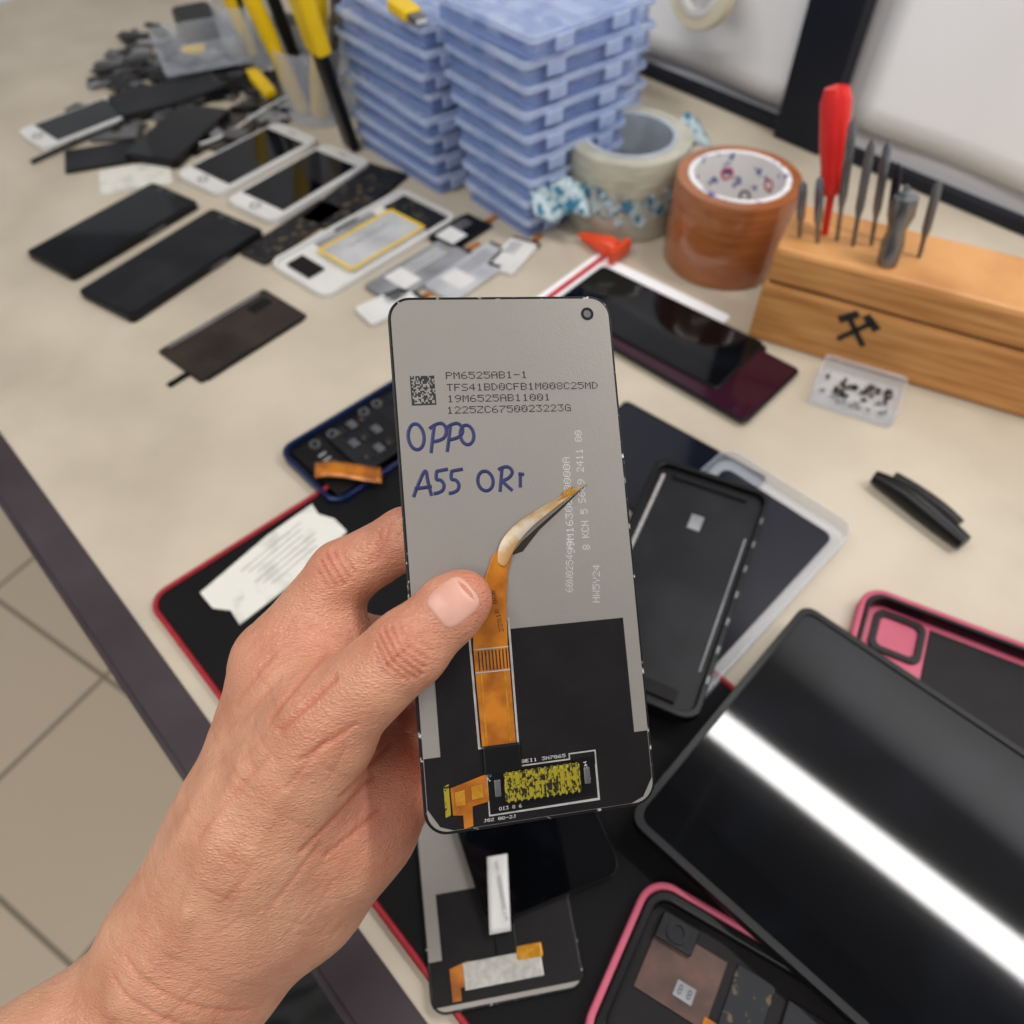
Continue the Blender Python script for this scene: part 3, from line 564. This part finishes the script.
hr=group('cream_tape_ring',(.196,.905,.120))
lathe('ring',[(.024,-.008),(.036,-.008),(.037,-.006),(.037,.006),(.036,.008),(.024,.008)],'cream',hr,48,closed=True,rot=(R(80),0,R(DA)))
lathe('inner_core',[(.019,-.009),(.0242,-.009),(.0242,.009),(.019,.009)],'white',hr,48,closed=True,rot=(R(80),0,R(DA)))
tube('hook',[(0,0,.018),(.02,.022,.02),(.045,.045,.03)],.003,'steel',hr,order=3)
# ------------------------------------------------------------------ wooden tool block
wb=group('wooden_tool_block',(.193,.503,0),-26.6)
prism('base_block',[(0,0),(.24,0),(.24,.072),(0,.072)],0,.052,'wood',wb,.003)
prism('lid_block',[(.001,.001),(.239,.001),(.239,.071),(.001,.071)],.0535,.083,'wood',wb,.004)
prism('hinge_gap',[(.004,.004),(.236,.004),(.236,.068),(.004,.068)],.05,.055,'brown',wb)
for i,s in enumerate((40,-40)):
    box('emblem_handle_%d'%(i+1),(.004,.0006,.030),(.076,-.0004,.034),'print',wb,rot=(0,R(s),0),bevel=0)
    box('emblem_head_%d'%(i+1),(.015,.0006,.006),(.076+math.sin(R(s))*.013,-.0004,.034+math.cos(R(s))*.013),'print',wb,rot=(0,R(s),0),bevel=0)
def stick(name,base,top,prof,m):
    L=(Vector(top)-Vector(base)).length;rot=(Vector(top)-Vector(base)).to_track_quat('Z','Y').to_euler()
    lathe(name,[(r,t*L) for t,r in prof],m,wb,24,base,rot)
stick('red_handle',(.024,.037,.112),(.004,.048,.180),[(0,.0001),(0,.006),(.1,.0085),(.25,.0078),(.45,.0095),(.85,.0105),(.97,.008),(1,.0001)],'redpl')
stick('red_driver_shaft',(.030,.034,.08),(.024,.037,.114),[(0,.0025),(1,.003)],'redpl')
for i,(x,y,dx,L,m) in enumerate(((.014,.022,-.010,.045,'steel'),(.028,.020,-.014,.052,'steel'),(.040,.030,-.018,.090,'steel'),(.052,.028,-.014,.080,'grey'),(.064,.035,-.016,.078,'steel'),(.074,.045,-.014,.06,'navy'),(.082,.03,-.012,.055,'steel'),(.098,.035,-.01,.06,'grey'))):
    stick('tool_%d'%(i+1),(x,y,.080),(x+dx,y,.080+L),[(0,.0015),(.3,.0017),(.4,.0030),(.8,.0032),(.93,.0026),(1,.0001)],m)
stick('chuck',(.078,.016,.083),(.072,.018,.135),[(0,.007),(.3,.008),(.5,.006),(.7,.009),(.95,.008),(1,.0001)],'steel')
# ------------------------------------------------------------------ parts box, clip, cap
sb=group('screw_container',(.262,.432,0),-27)
ringprism('walls',rr(.062,.046,.004),rr(.059,.043,.003),0,.014,'clear',sb,.0004);prism('base',rr(.06,.044,.003),.0002,.0015,'clear',sb)
bm=bmesh.new()
for i in range(50):
    x,y=random.uniform(-.024,.024),random.uniform(-.015,.015)
    bmesh.ops.create_cone(bm,cap_ends=True,segments=8,radius1=.0016,radius2=.0008,depth=.004,matrix=Matrix.Translation((x,y,.003))@Matrix.Rotation(random.uniform(0,3),4,'X')@Matrix.Rotation(random.uniform(0,3),4,'Y'))
me=bpy.data.meshes.new('screws');bm.to_mesh(me);bm.free();link('screws',me,'brown',sb)
cl=group('black_clip',(.268,.322,.008),-50);tube('grip',[(-.03,0,0),(-.01,.002,.001),(.012,0,0),(.04,-.004,0)],.008,'blk',cl,order=3,radii=[.6,1,1,.7]);tube('lever',[(-.02,.006,.004),(.01,.008,.006),(.03,.004,.003)],.004,'blk',cl,order=3)
og=group('orange_cap',(.083,.622,.006),-40);lathe('nozzle',[(.0001,0),(.008,.001),(.010,.01),(.006,.028),(.003,.042),(.0001,.043)],'orange',og,24,(0.016,0,.003),(0,R(-92),0));box('flange',(.006,.03,.014),(.018,0,.003),'orange',og,bevel=.002)
wp=group('white_paper',(.100,.538,0),-41);prism('sheet',rr(.140,.096,.004),0,.0012,'sheet',wp)
box('red_stripe',(.006,.09,.0002),(-.062,0,.0013),'corered',wp,bevel=0)
slab('glass_display_panel',(.118,.512,.0013),-41,.078,.168,.002,'glass2','blk',.005)
slab('plum_display_panel',(.143,.478,.0040),-43,.080,.150,.002,'plum','blk',.005)
slab('glass_display_panel',(.118,.512,.0062),-41,.072,.162,.0015,'glass','blk',.005)
slab('glass_display_panel',(.105,.355,0),-40,.085,.12,.003,'glass2','blk',.004)
cc=group('clear_plastic_tray',(.126,.272,.0034),-45)
ringprism('walls',rr(.100,.170,.010),rr(.097,.167,.009),0,.012,'clear',cc,.0005);prism('base',rr(.0975,.1675,.009),0,.0015,'clear',cc)
prism('panel_inside',rr(.084,.150,.006),.0016,.003,'glass2',cc)
mf=group('phone_midframe',(.098,.256,.016),-25)
ringprism('frame',rr(.078,.172,.009),rr(.071,.165,.007),0,.007,'blk',mf,.0007);prism('plate',rr(.0712,.1652,.007),.001,.003,'darkp',mf)
box('tape_edge_l',(.002,.15,.001),(-.031,0,.0034),'foil',mf,bevel=0);box('tape_edge_r',(.001,.10,.001),(.032,-.005,.0034),'dbat',mf,bevel=0)
box('sensor_bar',(.05,.005,.002),(0,.077,.004),'blkm',mf);box('foot_board',(.05,.008,.002),(0,-.075,.004),'blkm',mf)
for k in range(7):box('clip_%d'%(k+1),(.0016,.005,.001),(.0375,-.06+k*.02,.0072),'grey',mf,bevel=0)
box('label',(.008,.012,.0003),(.0,.045,.0032),'dbat',mf,bevel=0)
# tablet
tb=group('black_tablet');tb.location=(.055+.084*.695+.135*.731,.114+.084*.719-.135*.682,.0125);tb.rotation_euler=(0,0,R(-43.5))
prism('body',rr(.27,.168,.008),0,.0065,'blk',tb,.0012);prism('glass',rr(.266,.164,.007),.0065,.0078,'glass',tb,.0004)
ringprism('bezel_lip',rr(.27,.168,.008),rr(.262,.160,.006),.006,.0088,'blk',tb,.0005)
for i,(x,y) in enumerate(((-.12,.06),(.12,.06),(.12,-.06),(-.12,-.06))):lathe('foot_%d'%(i+1),[(.004,-.0125),(.004,0)],'blk',tb,16,(x,y,0))
def pinkcase(loc,rz,full=True):
    g=group('pink_phone_case',loc,rz)
    ringprism('silicone',rr(.160,.080,.014,10),rr(.153,.073,.011,10),0,.011,'pink',g,.0015);prism('case_floor',rr(.154,.074,.011),.0002,.002,'pink',g)
    if not full:
        ringprism('camera_frame',rr(.03,.03,.006,6,-.054,.016),rr(.022,.022,.004,6,-.054,.016),.002,.004,'blk',g,.0004);box('lining',(.11,.060,.001),(.018,0,.0025),'blkm',g)
        ringprism('inner_rim',rr(.1525,.0725,.011,10),rr(.148,.068,.010,10),.002,.0112,'blk',g,.0005);return g
    ringprism('phone_frame',rr(.1525,.0725,.011,10),rr(.144,.064,.008,10),.002,.0115,'blk',g,.001);prism('phone_plate',rr(.1445,.0645,.008),.002,.005,'blkm',g)
    box('shield_a',(.034,.030,.001),(-.050,.008,.0055),'peach',g);box('shield_b',(.018,.05,.001),(-.020,0,.0055),'pcb',g);box('battery',(.07,.045,.003),(.030,0,.006),'darkp',g)
    box('label',(.009,.007,.0006),(-.046,.002,.0063),'dbat',g);box('camera_unit',(.018,.012,.004),(-.058,.022,.007),'darkp',g);box('ribbon',(.006,.024,.001),(-.032,-.014,.0063),'flex',g);box('lower_board',(.012,.05,.001),(.066,0,.0055),'pcb',g)
    ringprism('lens_ring',rr(.010,.010,.0049,8,-.058,.022),rr(.006,.006,.0029,8,-.058,.022),.009,.0098,'darkp',g)
    dots('label_print','8 8',.006,.004,'print',g,(-.049,.0,.0067))
    return g
pinkcase((.116,.018,0),-30)
pinkcase((.270,.185,0),-27,False)
bg=group('black_bag',(-.215,.12,-.75),20)
me=bpy.data.meshes.new('bag_cloth');bm=bmesh.new();bmesh.ops.create_icosphere(bm,subdivisions=5,radius=1)
for vv in bm.verts:
    c=vv.co.copy();k=1+.12*math.sin(c.x*9+c.y*5)+.08*math.sin(c.y*14-c.z*6);vv.co=Vector((c.x*.12*k,c.y*.075*k,.03+c.z*.03*k if c.z>-.9 else 0.001))
bm.to_mesh(me);bm.free();link('bag_cloth',me,'cloth',bg,smooth=True);tube('strap',[(-.1,.02,.03),(-.12,.10,.02),(0,.13,.012),(.12,.1,.012),(.1,.02,.03)],.006,'cloth',bg,order=3)
# ------------------------------------------------------------------ lamps
def lamp(name,cx,cy,cz,rz,L,W,P,col=(1,.97,.93)):
    g=group(name,(cx,cy,cz),rz);st=1.80-cz-.037
    box('housing',(L+.04,W+.05,.03),(0,0,.022),'lamp',g);box('stem_a',(.01,.01,st),(-L*.4,0,.037+st/2),'lamp',g);box('stem_b',(.01,.01,st),(L*.4,0,.037+st/2),'lamp',g)
    l=bpy.data.lights.new('tube','AREA');l.shape='RECTANGLE';l.size=L;l.size_y=W;l.energy=P;l.color=col
    o=bpy.data.objects.new('tube',l);COL.objects.link(o);o.parent=g
    return g
lamp('hanging_bench_lamp',.34+.30,.576-.28,.95,-43,.82,.055,6.4,(1,.98,.96))
lamp('ceiling_tube_lamp',-.65,.1,1.6,-42.5,1.2,.12,15)
lamp('ceiling_tube_lamp',-.5,-.9,1.6,-42.5,1.2,.2,12)
w=bpy.data.worlds.new('world');bpy.context.scene.world=w;w.use_nodes=True;bgn=w.node_tree.nodes['Background'];bgn.inputs[0].default_value=(.95,.97,1,1);bgn.inputs[1].default_value=.44
# ------------------------------------------------------------------ camera
cam=bpy.data.cameras.new('camera');co_=bpy.data.objects.new('camera',cam);COL.objects.link(co_)
cam.sensor_width=36;cam.lens=27.07;cam.clip_start=.01;co_.location=(0,0,.41);co_.rotation_euler=(R(38),0,0)
cam.dof.use_dof=True;cam.dof.focus_distance=.240;cam.dof.aperture_fstop=10
bpy.context.scene.camera=co_
